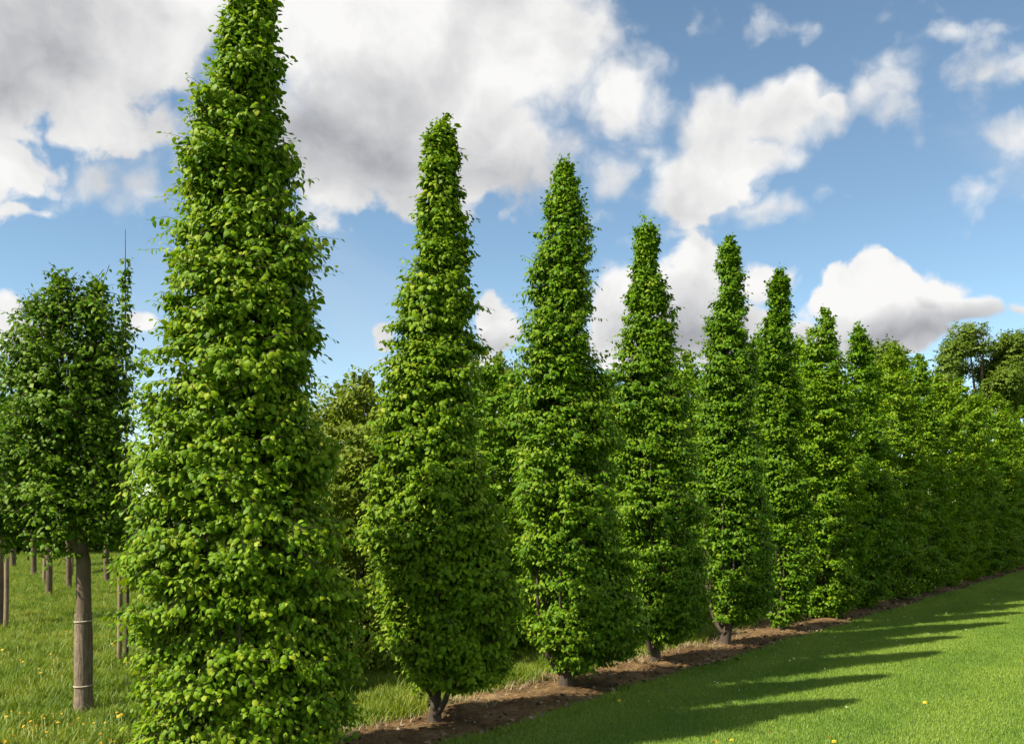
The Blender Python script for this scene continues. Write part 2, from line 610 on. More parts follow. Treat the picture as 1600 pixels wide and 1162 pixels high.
# mown lawn: one square metre of short blades, spread along the row's right side
n = 12000
b = np.stack([rng.uniform(-0.5, 0.5, n), rng.uniform(-0.5, 0.5, n), np.zeros(n)], -1)
v, t_, k = blades(rng, b, rng.uniform(0.015, 0.028, n), rng.uniform(0.003, 0.006, n), rng.uniform(0.1, 0.9, n), 1)
me = mesh_np('lawn_grass', v, t_, M_LAWN, np.repeat(np.clip(rng.normal(0.5, 0.22, n), 0, 1), k))
lawn = obj('lawn_grass', me)
p = st(np.array(13.5), np.array(0.54 + 4.5))
lawn.location = (p[0], p[1], 0.004)
lawn.rotation_euler = (0, 0, ROW_ANG)
tile_instancer(lawn, 36, 9)
tag(lawn, 'short mown bright green grass of the lawn beside the tree row', 'grass', kind='stuff')
# ragged turf edge along the soil
n = 60000
s_ = rng.uniform(-4.5, 31.5, n)
f_ = rng.random(n)
t1 = edge_lawn(s_) - 0.05 + (0.62 - edge_lawn(s_)) * np.sqrt(f_) - 0.08 * rng.random(n) ** 3
v, t_, k = blades(rng, st(s_, t1, 0.006), rng.uniform(0.022, 0.05, n), rng.uniform(0.004, 0.008, n), rng.uniform(0.1, 1.0, n), 1)
tag(obj('turf_edge_grass', mesh_np('turf_edge_grass', v, t_, M_LAWN, np.repeat(np.clip(rng.normal(0.45, 0.22, n), 0, 1), k))),
    'ragged edge of mown turf along the brown soil strip', 'grass', kind='stuff')
# rough meadow grass on the other side
n = 5200
b = np.stack([rng.uniform(-0.5, 0.5, n), rng.uniform(-0.5, 0.5, n), np.zeros(n)], -1)
hh = rng.gamma(4.0, 0.016, n) + 0.025
hh *= 0.75 + 0.5 * np.sin(b[:, 0] * 9 + 1) * np.sin(b[:, 1] * 7)
v, t_, k = blades(rng, b, np.clip(hh, 0.02, 0.19), rng.uniform(0.004, 0.009, n), rng.uniform(0.2, 1.1, n), 3)
field = obj('meadow_grass', mesh_np('meadow_grass', v, t_, M_FIELD, np.repeat(np.clip(rng.normal(0.5, 0.24, n), 0, 1), k)))
p = st(np.array(8.0), np.array(-0.55 - 15.0))
field.location = (p[0], p[1], 0.0)
field.rotation_euler = (0, 0, ROW_ANG)
tile_instancer(field, 30, 30)
tag(field, 'longer rough meadow grass under the young standard trees', 'grass', kind='stuff')
n = 42000
s_ = rng.uniform(-5, 24, n)
t1 = edge_field(s_) - 0.42 * np.sqrt(rng.random(n)) + 0.10 * rng.random(n) ** 3
tuft = 0.5 + 0.5 * np.sin(s_ * 6.1) * np.sin(s_ * 2.3 + 1)
v, t_, k = blades(rng, st(s_, t1, 0.004), rng.uniform(0.05, 0.13, n) * (0.7 + 0.7 * tuft), rng.uniform(0.004, 0.009, n), rng.uniform(0.2, 1.1, n), 3)
tag(obj('verge_grass', mesh_np('verge_grass', v, t_, M_FIELD, np.repeat(np.clip(rng.normal(0.6, 0.24, n), 0, 1), k))),
    'uncut green grass fringe between the soil strip and the meadow', 'grass', kind='stuff')
n = 16000
s_ = rng.uniform(-5, 30, n)
s_ = s_ + 0.25 * np.sin(s_ * 5)
t1 = edge_field(s_) + 0.42 * rng.random(n) ** 2 - 0.05
v, t_, k = blades(rng, st(s_, t1, 0.015), rng.uniform(0.03, 0.10, n), rng.uniform(0.003, 0.007, n), rng.uniform(0.4, 1.5, n), 3)
tag(obj('dry_grass', mesh_np('dry_grass', v, t_, M_DRY, np.repeat(rng.random(n), k))),
    'straw coloured dead grass along the back of the soil strip', 'grass', kind='stuff')


# ------------------------------------------------------------------ leaves
LEAF_HI_V = np.array([(0, 0, -.04), (0, .34, .03), (0, .68, -.06), (0, 1, -.36), (-.35, .30, -.11), (-.29, .64, -.18), (.35, .30, -.06), (.29, .64, -.14)], float)
LEAF_HI_T = np.array([(0, 1, 4), (1, 2, 5), (1, 5, 4), (2, 3, 5), (0, 6, 1), (1, 6, 7), (1, 7, 2), (2, 7, 3)])
LEAF_LO_V = np.array([(0, 0, 0), (0, 1, -.2), (-.38, .46, .05), (.38, .46, .05)], float)
LEAF_LO_T = np.array([(0, 1, 2), (0, 3, 1)])


LEAF_MID_V = np.array([(0, 0, -.03), (0, .5, .02), (0, 1, -.34), (-.36, .42, -.12), (.36, .42, -.08)], float)
LEAF_MID_T = np.array([(0, 1, 3), (1, 2, 3), (0, 4, 1), (1, 4, 2)])


def leaf_arrays(pos, dr, nr, size, hi):
    LV, LT = ((LEAF_LO_V, LEAF_LO_T), (LEAF_MID_V, LEAF_MID_T), (LEAF_HI_V, LEAF_HI_T))[int(hi)]
    dr = unit(dr)
    nr = unit(nr - dr * (nr * dr).sum(-1, keepdims=True))
    sd = np.cross(dr, nr)
    curl = 1.1 + 0.75 * np.sin(np.arange(len(pos)) * 12.9898)          # some flat, some strongly curled
    v = pos[:, None] + size[:, None, None] * (LV[None, :, :1] * sd[:, None] + LV[None, :, 1:2] * dr[:, None] + (LV[None, :, 2:] * curl[:, None, None]) * nr[:, None])
    t = (np.arange(len(pos))[:, None, None] * len(LV) + LT[None]).reshape(-1, 3)
    return v.reshape(-1, 3), t, len(LT), (dr, nr, sd)


def sprays(rng, p0, d0, length, droop, leaves, size, hang=0.7, spread=0.8):
    """leafy twigs: start points, directions, lengths -> leaf positions, directions, normals, sizes and twig polylines"""
    n = len(p0)
    d0 = unit(d0)
    up = np.array([0, 0, 1.0])
    side = unit(np.cross(d0, up) + rng.normal(0, 0.15, (n, 3)))
    j = np.arange(leaves)
    u = (j + 0.6) / leaves
    sg = np.where(j % 2 == 0, 1.0, -1.0)
    pos = p0[:, None] + d0[:, None] * (u[None, :, None] * length[:, None, None]) - up * (droop * length)[:, None, None] * (u * u)[None, :, None]
    hd = d0 * np.array([1, 1, 0.35])
    dr = 0.55 * hd[:, None] + spread * sg[None, :, None] * side[:, None] - up * (hang + rng.normal(0, 0.28, (n, leaves)))[..., None] + rng.normal(0, 0.22, (n, leaves, 3))
    dr[:, -1] = d0 * 0.9 - up * hang * 0.8 + rng.normal(0, 0.15, (n, 3))
    nr = up * 0.75 + hd[:, None] * 0.75 + rng.normal(0, 0.33, (n, leaves, 3))
    pos = pos + unit(dr) * 0.012
    sz = size[0] + (size[1] - size[0]) * rng.random((n, leaves)) ** 1.2
    sz = sz * (0.72 + 0.45 * np.sin(u * math.pi) ** 0.8)[None]
    ends = p0 + d0 * length[:, None] - up * (droop * length)[:, None]
    mid = p0 + d0 * (0.5 * length)[:, None] - up * (droop * length * 0.25)[:, None]
    return pos.reshape(-1, 3), dr.reshape(-1, 3), nr.reshape(-1, 3), sz.ravel(), np.stack([p0, mid, ends], 1)


def twig_arrays(poly, r0=0.0022):
    """thin three-sided twigs"""
    n, m = poly.shape[:2]
    a = np.array([1.0, 0, 0]) * r0
    b_ = np.array([-0.5, 0.8, 0]) * r0
    c = np.array([0, -0.3, 0.9]) * r0
    taper = np.linspace(1.3, 0.5, m)[None, :, None]
    v = np.stack([poly + a * taper, poly + b_ * taper, poly + c * taper], 2).reshape(-1, 3)
    tr = []
    for k in range(m - 1):
        for e in range(3):
            f = (e + 1) % 3
            tr += [(3 * k + e, 3 * k + f, 3 * k + 3 + f), (3 * k + e, 3 * k + 3 + f, 3 * k + 3 + e)]
    return v, (np.arange(n)[:, None, None] * 3 * m + np.array(tr)[None]).reshape(-1, 3)


LEAF_PART = {}


def leaf_part_mesh(mat, level):
    key = (mat.name, level)
    if key not in LEAF_PART:
        LEAF_PART[key] = mesh_np('leaf', LEAF_HI_V * np.array([1, 1, 1 + 0.25 * level]), LEAF_HI_T, mat, np.full(len(LEAF_HI_T), 0.2 + 0.15 * level), smooth=True)
    return LEAF_PART[key]


def foliage(root, rng, lp, ld, ln, ls, mat, hi, n_parts=0, tint=None, name='crown'):
    """crown mesh; on near trees the largest leaves in view are objects of their own"""
    if tint is None:
        tint = np.clip(rng.beta(2.2, 2.2, len(lp)), 0, 1)
    keep = np.ones(len(lp), bool)
    if n_parts:
        d = unit(ld)
        nn = unit(ln - d * (ln * d).sum(-1, keepdims=True))
        base = np.array(root.location)
        eye = np.array([0, 0, EYE]) - (lp + base)
        dist = np.linalg.norm(eye, axis=1)
        face = np.abs((nn * eye / dist[:, None]).sum(-1))
        axis_r = np.linalg.norm(lp[:, :2], axis=1)
        toward = (lp[:, :2] * unit(eye[:, :2])).sum(-1)
        score = ls * (0.4 + 0.6 * face) / dist + 0.05 * toward / max(axis_r.max(), 0.1) * ls.mean()
        score[toward < 0.55 * axis_r] = -1
        zc = (lp[:, 2] + base[2] - EYE) / (lp[:, 1] + base[1])
        xc = (lp[:, 0] + base[0]) / (lp[:, 1] + base[1])
        score[(zc < -0.24) | (zc > 0.52) | (xc < -0.53)] = -1
        pick = np.argsort(-score)[:n_parts]
        keep[pick] = False
        sd = np.cross(d, nn)
        for i in pick:
            o = bpy.data.objects.new('leaf', leaf_part_mesh(mat, int(min(4, tint[i] * 5))))
            link(o, root)
            mw = Matrix.Identity(4)
            for a in range(3):
                mw[a][0], mw[a][1], mw[a][2], mw[a][3] = sd[i][a] * ls[i], d[i][a] * ls[i], nn[i][a] * ls[i], lp[i][a]
            o.matrix_basis = mw
    v, t, k, _ = leaf_arrays(lp[keep], ld[keep], ln[keep], ls[keep], hi)
    o = obj(name, mesh_np(name, v, t, mat, np.repeat(tint[keep], k), smooth=hi > 0), root)
    o['kind'] = 'stuff'
    return o


def column_tree(root, seed, prof, n_spr, mat, hi=True, n_parts=0, leaves=9, size=(0.05, 0.09), trunk_r=0.05, clear=0.2, lens=(0.13, 0.25), fork=True, twigs=True, low=0.0, flat=0.78):
    """columnar hornbeam; prof: rows of (z, radius, axis offset in x) in metres"""
    rng = np.random.default_rng(seed)
    prof = np.array(sorted(prof))
    zt = prof[-1, 0]
    zs = np.linspace(prof[0, 0], zt, 400)
    rs = np.interp(zs, prof[:, 0], prof[:, 1])
    wgt = rs + 0.05
    cdf = np.cumsum(wgt) / wgt.sum()
    per = 5                                              # sprays fan out from boughs in flat tiers
    nb_ = n_spr // per
    n_spr = nb_ * per
    zb_ = np.interp(rng.random(nb_), cdf, zs)
    tb_ = rng.uniform(0, 2 * math.pi, nb_)
    z = np.repeat(zb_, per) + rng.normal(0, 0.022, n_spr)
    rb_ = np.interp(zb_, prof[:, 0], prof[:, 1])
    th = np.repeat(tb_, per) + rng.normal(0, 0.10, n_spr) / np.repeat(np.maximum(rb_, 0.07), per)
    ph = rng.uniform(0, 6.28, 8)
    lump = 1 + 0.06 * np.sin(3 * th + ph[0] + 1.7 * z) + 0.06 * np.sin(2 * th + ph[1] - 2.9 * z) + 0.05 * np.sin(9 * z + 2 * th + ph[2]) + 0.04 * np.sin(17 * z - th + ph[3])
    # clumps standing out and hollows between them
    K = int(130)
    ct, cz, cs = rng.uniform(0, 6.28, K), rng.uniform(prof[0, 0], zt, K), rng.normal(0, 0.13, K)
    rr = np.interp(z, prof[:, 0], prof[:, 1])
    for a, b_, s_ in zip(ct, cz, cs):
        dth = (th - a + math.pi) % (2 * math.pi) - math.pi
        lump += s_ * np.exp(-((dth * rr) ** 2 + (z - b_) ** 2) / (2 * 0.11 ** 2))
    R = rr * lump
    dep = np.repeat(1.05 - 0.6 * rng.random(nb_) ** 1.35, per) - 0.08 * rng.random(n_spr)
    Rt = R * dep
    zf = (z - prof[0, 0]) / (zt - prof[0, 0])
    length = rng.uniform(lens[0], lens[1], n_spr) * np.clip(0.55 + rr / 0.6, 0.5, 1.1)
    el = np.clip(np.repeat(rng.normal(0.40, 0.25, nb_), per) + rng.normal(0, 0.12, n_spr) + 0.75 * zf ** 5 - low * (1 - zf) ** 4, -0.6, 1.4)
    jt = th + rng.normal(0, 0.45, n_spr)
    d0 = np.stack([np.cos(jt) * np.cos(el), np.sin(jt) * np.cos(el), np.sin(el)], -1)
    ax = np.interp(z, prof[:, 0], prof[:, 2])
    tip = np.stack([ax + Rt * np.cos(th), flat * Rt * np.sin(th), z], -1)
    # a few longer shoots break the outline
    stray = rng.random(n_spr) < 0.065
    length[stray] *= 1.15
    droop = rng.uniform(0.15, 0.55, n_spr)
    p0 = tip - d0 * length[:, None] * np.where(stray, 0.35, 0.8)[:, None]
    lp, ld, ln, ls, poly = sprays(rng, p0, d0, length, droop, leaves, size)
    # leading shoot
    m = 14
    zz_ = np.linspace(zt - 0.35, zt, m)
    axx = np.interp(zz_, prof[:, 0], prof[:, 2])
    a = rng.uniform(0, 6.28, m)
    dd = np.stack([np.cos(a) * 0.8, np.sin(a) * 0.8, np.full(m, 0.75)], -1)
    l2 = sprays(rng, np.stack([axx, 0 * axx, zz_], -1), dd, np.linspace(0.15, 0.07, m), np.full(m, 0.3), 6, (size[0] * 0.8, size[1] * 0.85))
    lp, ld, ln, ls = (np.concatenate(x) for x in zip((lp, ld, ln, ls), l2[:4]))
    hidden = lp[:, 2] < 0.03
    lp[hidden, 2] = 0.03
    tnt = np.clip(rng.beta(2.4, 2.4, len(lp)) + np.repeat(rng.normal(0, 0.13, len(lp) // leaves + 1), leaves)[:len(lp)], 0, 1)
    tnt = np.clip(tnt + rng.normal(0, 0.07), 0, 1)
    foliage(root, rng, lp, ld, ln, ls, mat, hi, n_parts, tnt)
    # trunk and limbs
    zz_ = np.linspace(-0.03, zt - 0.05, 18)
    pts = np.stack([np.interp(zz_, prof[:, 0], prof[:, 2]) * np.clip(zz_ / 0.8, 0, 1) + 0.012 * np.sin(zz_ * 3 + ph[4]), 0.012 * np.cos(zz_ * 2.6 + ph[5]), zz_], -1)
    rad = trunk_r * np.clip(1 - zz_ / zt, 0.06, 1) ** 0.8
    rad[0] *= 1.35
    rad *= np.where(zz_ > clear * 0.8, 0.72, 0.92)
    v, t = tube_arrays(pts, rad, 10, rng, 0.06)
    obj('trunk', mesh_np('trunk', v, t, M_BARK, smooth=True), root)
    if fork:
        nb = 9
        for q in range(nb):
            a = q * 2.4 + ph[6]
            zb = clear * 0.45 + 0.085 * q
            lb = rng.uniform(0.7, 1.3)
            u = np.linspace(0, 1, 7)
            rmax = np.interp(zb + lb * 0.6, prof[:, 0], prof[:, 1]) * 0.55
            xy = rmax * (1 - (1 - u) ** 2.2)
            pp = np.stack([np.cos(a) * xy, np.sin(a) * xy, zb + lb * (0.35 * u + 0.65 * u ** 2)], -1)
            v, t = tube_arrays(pp, trunk_r * (0.6 if q < 3 else 0.4) * (1 - 0.8 * u), 6, rng, 0.05)
            obj('branch', mesh_np('branch', v, t, M_BARK, smooth=True), root)
    if twigs:
        v, t = twig_arrays(poly)
        o = obj('twigs', mesh_np('twigs', v, t, M_TWIG), root)
        o['kind'] = 'stuff'


def row_tree_pos(px):
    y = 5.85 / (0.77 - (px - 800) / FPX)
    return ((px - 800) / FPX * y, y)


def prof_from_px(Y, X0, rowsp, shrink=0.93):
    out = []
    for py, xl, xr in rowsp:
        out.append((EYE - (py - HOR) * Y / FPX, max(0.03, (xr - xl) / 2 * Y / FPX * shrink - 0.018), ((xl + xr) / 2 - 800) / FPX * Y - X0))
    return out


NEAR = [
    # base px, silhouette rows (py, left, right), sprays, label
    (385, [(-62, 384, 402), (-20, 360, 425), (0, 352, 432), (50, 336, 440), (100, 320, 445), (200, 288, 463), (300, 275, 480), (400, 262, 496), (500, 236, 508), (600, 215, 520), (700, 197, 538),
           (800, 187, 550), (900, 186, 562), (1000, 190, 568), (1100, 196, 564), (1170, 215, 545), (1208, 270, 490)], 9200,
     'largest and nearest columnar hornbeam, its tip cut off by the top of the picture', 0.055, 0.12),
    (675, [(185, 688, 696), (205, 662, 716), (300, 648, 730), (400, 636, 742), (500, 604, 750), (600, 588, 756), (700, 576, 772), (800, 568, 796), (900, 572, 810), (980, 582, 816), (1038, 600, 806), (1062, 632, 760)], 6800,
     'second tall columnar hornbeam of the row, low forked trunk bare above the soil', 0.047, 0.16),
    (880, [(243, 876, 884), (262, 862, 896), (300, 852, 914), (400, 830, 930), (500, 812, 934), (600, 796, 950), (700, 790, 966), (800, 790, 986), (900, 800, 1000), (980, 816, 1006), (1020, 836, 984), (1036, 858, 920)], 6000,
     'third columnar hornbeam of the row, straight sided, with dark trunk foot on the soil', 0.06, 0.14),
    (1022, [(338, 1004, 1014), (352, 990, 1030), (400, 985, 1034), (440, 978, 1042), (500, 968, 1056), (600, 948, 1076), (700, 945, 1088), (800, 948, 1102), (900, 960, 1115), (960, 975, 1112), (988, 1000, 1080)], 5200,
     'fourth columnar hornbeam of the row, slim pointed top in front of pale cloud', 0.055, 0.2),
    (1130, [(368, 1134, 1142), (385, 1118, 1160), (450, 1110, 1172), (550, 1090, 1186), (700, 1084, 1196), (800, 1084, 1212), (900, 1098, 1222), (945, 1102, 1214), (964, 1118, 1175)], 4600,
     'fifth columnar hornbeam of the row, dense dark top and short bare trunk', 0.062, 0.2),
    (1215, [(422, 1214, 1222), (440, 1200, 1234), (500, 1184, 1240), (600, 1178, 1252), (700, 1180, 1262), (800, 1184, 1272), (900, 1192, 1280), (950, 1198, 1268), (966, 1206, 1236)], 3900,
     'sixth columnar hornbeam of the row, slimmest of those standing clear of each other', 0.055, 0.14),
]
GROUP = 'columnar hornbeams of the row'
for i, (px, rowsp, ns, label, tr, cl) in enumerate(NEAR):
    x, y = row_tree_pos(px)
    root = empty('hornbeam_tree', (x, y, 0))
    tag(root, label, 'tree', GROUP)
    column_tree(root, 100 + i, prof_from_px(y, x, rowsp), ns, M_HORN if i < 2 else M_HORN2, hi=(2, 2, 1, 1, 1, 0)[i], leaves=10, low=0.3 if i == 0 else 0.0, n_parts=300 if i < 3 else 0, trunk_r=tr, clear=cl,
                size=((0.024, 0.054), (0.027, 0.053), (0.028, 0.053), (0.029, 0.054), (0.030, 0.055), (0.032, 0.056))[i])


def copy_thing(src, loc, rz, scale, label, group):
    r = src.copy()
    C.objects.link(r)
    r.location, r.rotation_euler, r.scale = loc, (0, 0, rz), scale
    r['label'] = label
    r['group'] = group
    for ch in src.children:
        c = ch.copy()
        C.objects.link(c)
        c.parent = r
    return r


GEN = [(0.10, .24, 0), (0.3, .44, 0), (0.8, .56, 0), (1.6, .60, 0), (2.4, .54, .01), (3.0, .44, .02), (3.5, .33, .0), (3.9, .21, -.02), (4.2, .12, .02), (4.32, .04, .03)]
GEN2 = [(0.10, .24, 0), (0.3, .46, 0), (0.8, .58, 0), (1.6, .62, 0), (2.4, .60, .01), (3.0, .54, .02), (3.5, .46, .0), (3.9, .34, -.02), (4.15, .22, .02), (4.32, .06, .03)]
ORD = ['seventh', 'eighth', 'ninth', 'tenth', 'eleventh', 'twelfth', 'thirteenth', 'fourteenth', 'fifteenth', 'sixteenth', 'seventeenth', 'eighteenth']
TOPS = [4.25, 4.30, 4.15, 4.20, 4.05, 4.12, 3.98, 4.1, 4.0, 4.05, 3.95, 4.0]
EXTRA = ['with two ragged shoots at its top', 'with a narrow tip and feathery top shoot', 'below a darker round tree top', 'broad shouldered and lighter green on top', 'merging with its neighbours into a hedge',
         'closed to its neighbours like a hedge', 'closed hedge like, below the gap of sky', 'in front of the tall far trees', 'in front of the tall far trunks', 'near the far end of the soil strip', 'among the last before the picture edge', 'last one seen at the picture edge']
protos = []
rj = random.Random(3)
for i in range(12):
    yy = 13.12 + 1.25 * i
    xx = -0.571 + 0.77 * (yy - 6.857)
    zs = TOPS[i] / 4.32
    label = f'{ORD[i]} hornbeam counted along the row, {EXTRA[i]}'
    if i < 3:
        root = empty('hornbeam_tree', (xx, yy, 0), 0)
        tag(root, label, 'tree', GROUP)
        column_tree(root, 200 + i, [(z, r * (1, .96, 1.04)[i], a * (1, -1.5, 1)[i]) for z, r, a in (GEN, GEN, GEN2)[i]], 3700, M_HORN2, hi=0, leaves=9, size=(0.036, 0.062), twigs=False)
        root.scale = (1, 1, zs)
        protos.append(root)
    else:
        copy_thing(protos[(2, 1, 2, 0, 2)[i % 5]], (xx, yy, 0), rj.choice((0, math.pi)) + rj.uniform(-.25, .25), (rj.uniform(.98, 1.1), rj.uniform(.98, 1.1), zs), label, GROUP)


# ------------------------------------------------------------------ trees with a round head
def round_tree(root, seed, trunk_top, trunk_r, blobs, n_spr, mat, leaves=8, size=(0.045, 0.075), lens=(0.15, 0.32), n_parts=0, hi=False, bark=M_BARKG, limbs=True, trunk_x=0.0, upw=0.25, twigs=False, trunk_to=None, wob=0.3):
    """blobs: ellipsoids (x, y, z, rx, ry, rz) relative to the foot that the sprays fill"""
    rng = np.random.default_rng(seed)
    B = np.array(blobs, float)
    vol = (B[:, 3] * B[:, 4] * B[:, 5]) ** 0.75
    pick = rng.choice(len(B), n_spr, p=vol / vol.sum())
    d = unit(rng.normal(size=(n_spr, 3)))
    rad = 1 - 0.75 * rng.random(n_spr) ** 1.6
    ph = rng.uniform(0, 6.28, 6)
    lump = 1 + 0.13 * np.sin(5 * d[:, 0] + ph[0] + pick) + 0.13 * np.sin(6 * d[:, 2] + ph[1]) * np.sin(5 * d[:, 1] + ph[2])
    tip = B[pick, :3] + d * B[pick, 3:] * (rad * lump)[:, None]
    el = rng.normal(upw, 0.35, n_spr)
    d0 = unit(d * np.array([1, 1, 0.5]) + np.stack([np.zeros(n_spr), np.zeros(n_spr), np.sin(el)], -1) + rng.normal(0, 0.25, (n_spr, 3)))
    length = rng.uniform(*lens, n_spr)
    p0 = tip - d0 * length[:, None] * 0.8
    lp, ld, ln, ls, poly = sprays(rng, p0, d0, length, rng.uniform(0.05, 0.5, n_spr), leaves, size, hang=0.45)
    lp[:, 2] = np.maximum(lp[:, 2], 0.04)
    foliage(root, rng, lp, ld, ln, ls, mat, hi, n_parts)
    zz_ = np.linspace(-0.04, trunk_to or trunk_top + 0.5 * (B[:, 2].max() - trunk_top), 24)
    cx = (B[:, 0] * vol).sum() / vol.sum() * 0.6
    k = np.clip((zz_ - trunk_top) / max(zz_[-1] - trunk_top, 1e-3), 0, 1)
    pts = np.stack([cx * k + trunk_r * wob * np.sin(zz_ * 2.2 + ph[3]), trunk_r * wob * np.cos(zz_ * 1.9 + ph[4]), zz_], -1)
    r = trunk_r * (1 - 0.75 * zz_ / zz_[-1] * (zz_ > trunk_top)) * (1 - 0.12 * np.clip(zz_ / trunk_top, 0, 1))
    r[0] *= 1.2
    v, t = tube_arrays(pts, r, 12, rng, 0.03)
    obj('trunk', mesh_np('trunk', v, t, bark, smooth=True), root)
    if limbs:
        for q in range(min(len(B), 9)):
            c = B[q, :3]
            base = np.array([pts[-4, 0] * 0.3, 0, trunk_top * (0.92 + 0.02 * q)])
            if c[2] < base[2] + 0.05:
                continue
            u = np.linspace(0, 1, 7)[:, None]
            pp = base + (c - base) * np.concatenate([u ** 0.8, u ** 0.8, u], 1) + np.array([0, 0, 0.06]) * np.sin(u * 3)
            v, t = tube_arrays(pp, trunk_r * 0.5 * (1 - 0.8 * u[:, 0]), 6, rng, 0.05)
            obj('branch', mesh_np('branch', v, t, bark, smooth=True), root)
    if twigs:
        v, t = twig_arrays(poly, 0.003)
        o = obj('twigs', mesh_np('twigs', v, t, M_TWIG), root)
        o['kind'] = 'stuff'


# young standard tree by the picture's left edge
X, Y = -3.29, 7.38
std = empty('standard_tree', (X, Y, 0))
tag(std, 'young standard tree with dark green round head and straw wrapped trunk tied with twine', 'tree', 'young standard trees in the meadow')
k = Y / FPX


def sb(px, py, rx, ry, dy=0.0, rd=None):
    return ((px - 800) * k - X, dy, EYE - (py - HOR) * k, rx * k, (rd or rx) * k, ry * k)


round_tree(std, 31, 1.22, 0.060,
           [sb(105, 640, 105, 120), sb(60, 560, 70, 95, -.1), sb(150, 560, 65, 95, .1), sb(90, 480, 45, 50, 0), sb(140, 480, 45, 45, .05), sb(40, 720, 90, 110, .05), sb(165, 710, 55, 110, -.05),
            sb(100, 780, 110, 75, 0, 100), sb(0, 800, 65, 60, .1), sb(95, 440, 26, 26), sb(60, 475, 22, 30, -.05), sb(150, 445, 24, 20, .05), sb(172, 800, 48, 50, 0)],
           3300, M_DARK, leaves=9, size=(0.028, 0.054), n_parts=300, hi=1, twigs=True, wob=0.06)
# straw wrap on the lower trunk and its two ties
rng = np.random.default_rng(8)
zz_ = np.array([0.0, 0.03, 0.10, 0.19, 0.205, 0.30, 0.45, 0.60, 0.685, 0.70, 0.735, 0.755])
rr_ = 0.83 * np.array([0.092, 0.088, 0.082, 0.0765, 0.0765, 0.080, 0.079, 0.076, 0.0725, 0.0725, 0.075, 0.073])
v, t = tube_arrays(np.stack([0 * zz_ - 0.004, 0 * zz_, zz_], -1), rr_, 28, rng, 0.02, groove=0.10, cap=False)
wrap = obj('trunk_wrap', mesh_np('trunk_wrap', v, t, M_WRAP, smooth=False), std)
for zt_ in (0.197, 0.692):
    a = np.linspace(0, 2 * math.pi, 25)
    rad = 0.0700 if zt_ < 0.4 else 0.0658
    v, t = tube_arrays(np.stack([np.cos(a) * rad - 0.004, np.sin(a) * rad, zt_ + 0.004 * np.cos(a)], -1), np.full(25, 0.0042), 6, cap=False)
    obj('twine', mesh_np('twine', v, t, M_TWINE, smooth=True), wrap)

# the same kind of tree farther off
LABS = [(2, 978, 'young standard tree whose grey trunk stands at the very edge of the picture', 1.0, 0.95),
        (75, 933, 'young standard tree in the meadow with pale trunk beside a thin dark stake', 2.1, 0.95),
        (106, 921, 'slim young standard tree in the meadow nearest the wrapped trunk', 3.3, 0.9),
        (52, 900, 'distant young standard tree between the edge trunk and the pale trunk', 4.0, 1.0),
        (168, 911, 'distant young standard tree half hidden behind the big hornbeam', 5.2, 1.0),
        (22, 889, 'farthest young standard tree, small at the meadow end', 0.4, 1.1)]
first = None
for px, py, lab, rz, sc in LABS:
    yy = FPX * EYE / (py - HOR)
    xx = (px - 800) / FPX * yy
    if first is None:
        first = empty('standard_tree', (xx, yy, 0))
        tag(first, lab, 'tree', 'young standard trees in the meadow')
        round_tree(first, 41, 1.35, 0.058, [(0, 0, 1.9, .55, .55, .5), (.2, .1, 2.3, .45, .45, .45), (-.25, 0, 2.2, .4, .45, .4), (0, 0, 2.7, .35, .35, .4)], 900, M_DARK, leaves=8, size=(0.05, 0.085))
    else:
        copy_thing(first, (xx, yy, 0), rz, (sc, sc, sc), lab, 'young standard trees in the meadow')

# stakes
for px, py, top, wd, lab in [(186, 1038, 886, 0.024, 'slim tan wooden stake standing against the big hornbeam'), (69, 912, 868, 0.035, 'thin dark stake beside the pale trunk in the meadow'),
                             (9, 984, 870, 0.03, 'weathered stake tied next to the trunk at the picture edge'), (112, 905, 868, 0.03, 'short stake behind the slim meadow tree')]:
    yy = FPX * EYE / (py - HOR)
    h = EYE - (top - HOR) * yy / FPX
    rs_ = np.random.default_rng(int(px))
    zz_ = np.array([-0.05, 0.0, h * 0.3, h * 0.6, h - 0.03, h])
    v, t = tube_arrays(np.stack([0.012 * zz_, 0.01 * np.sin(zz_ * 4), zz_], -1), wd * np.array([1.05, 1.05, 1, 1, 0.97, 0.8]), 9, rs_, 0.05)
    o = obj('stake', mesh_np('stake', v, t, M_STAKE, smooth=True))
    o.location = ((px - 800) / FPX * yy, yy, 0)
    tag(o, lab, 'stake', 'wooden tree stakes')

# slender young tree whose bare leader rises behind the round head
yy = 9.6
xs = empty('slender_sapling', ((196 - 800) / FPX * yy, yy, 0))
tag(xs, 'slender sapling with bare needle thin leader rising beside the round headed tree', 'tree')
rng = np.random.default_rng(77)
zt_ = EYE + (HOR - 357) * yy / FPX
zz_ = np.linspace(-0.03, zt_, 16)
v, t = tube_arrays(np.stack([0.02 * np.sin(zz_) + 0.012 * (zz_ / zt_) ** 2, 0.02 * np.cos(zz_ * 1.3), zz_], -1), 0.022 * (1 - 0.86 * zz_ / zt_), 8, rng, 0.03)
obj('trunk', mesh_np('trunk', v, t, M_BARK, smooth=True), xs)
m = 95
z = 1.5 + (zt_ - 0.30 - 1.5) * rng.random(m) ** 0.75
a = rng.uniform(0, 6.28, m)
dd = np.stack([np.cos(a) * 0.75, np.sin(a) * 0.75, np.full(m, 0.8)], -1)
ll = np.interp(z, [1.5, 2.6, 3.3, zt_ - 0.3], [0.36, 0.20, 0.13, 0.05]) * rng.uniform(0.6, 1.1, m)
q = sprays(rng, np.stack([0 * z, 0 * z, z], -1), dd, ll, np.full(m, 0.25), 6, (0.035, 0.06))
foliage(xs, rng, *q[:4], M_DARK, False)
v, t = twig_arrays(q[4], 0.003)
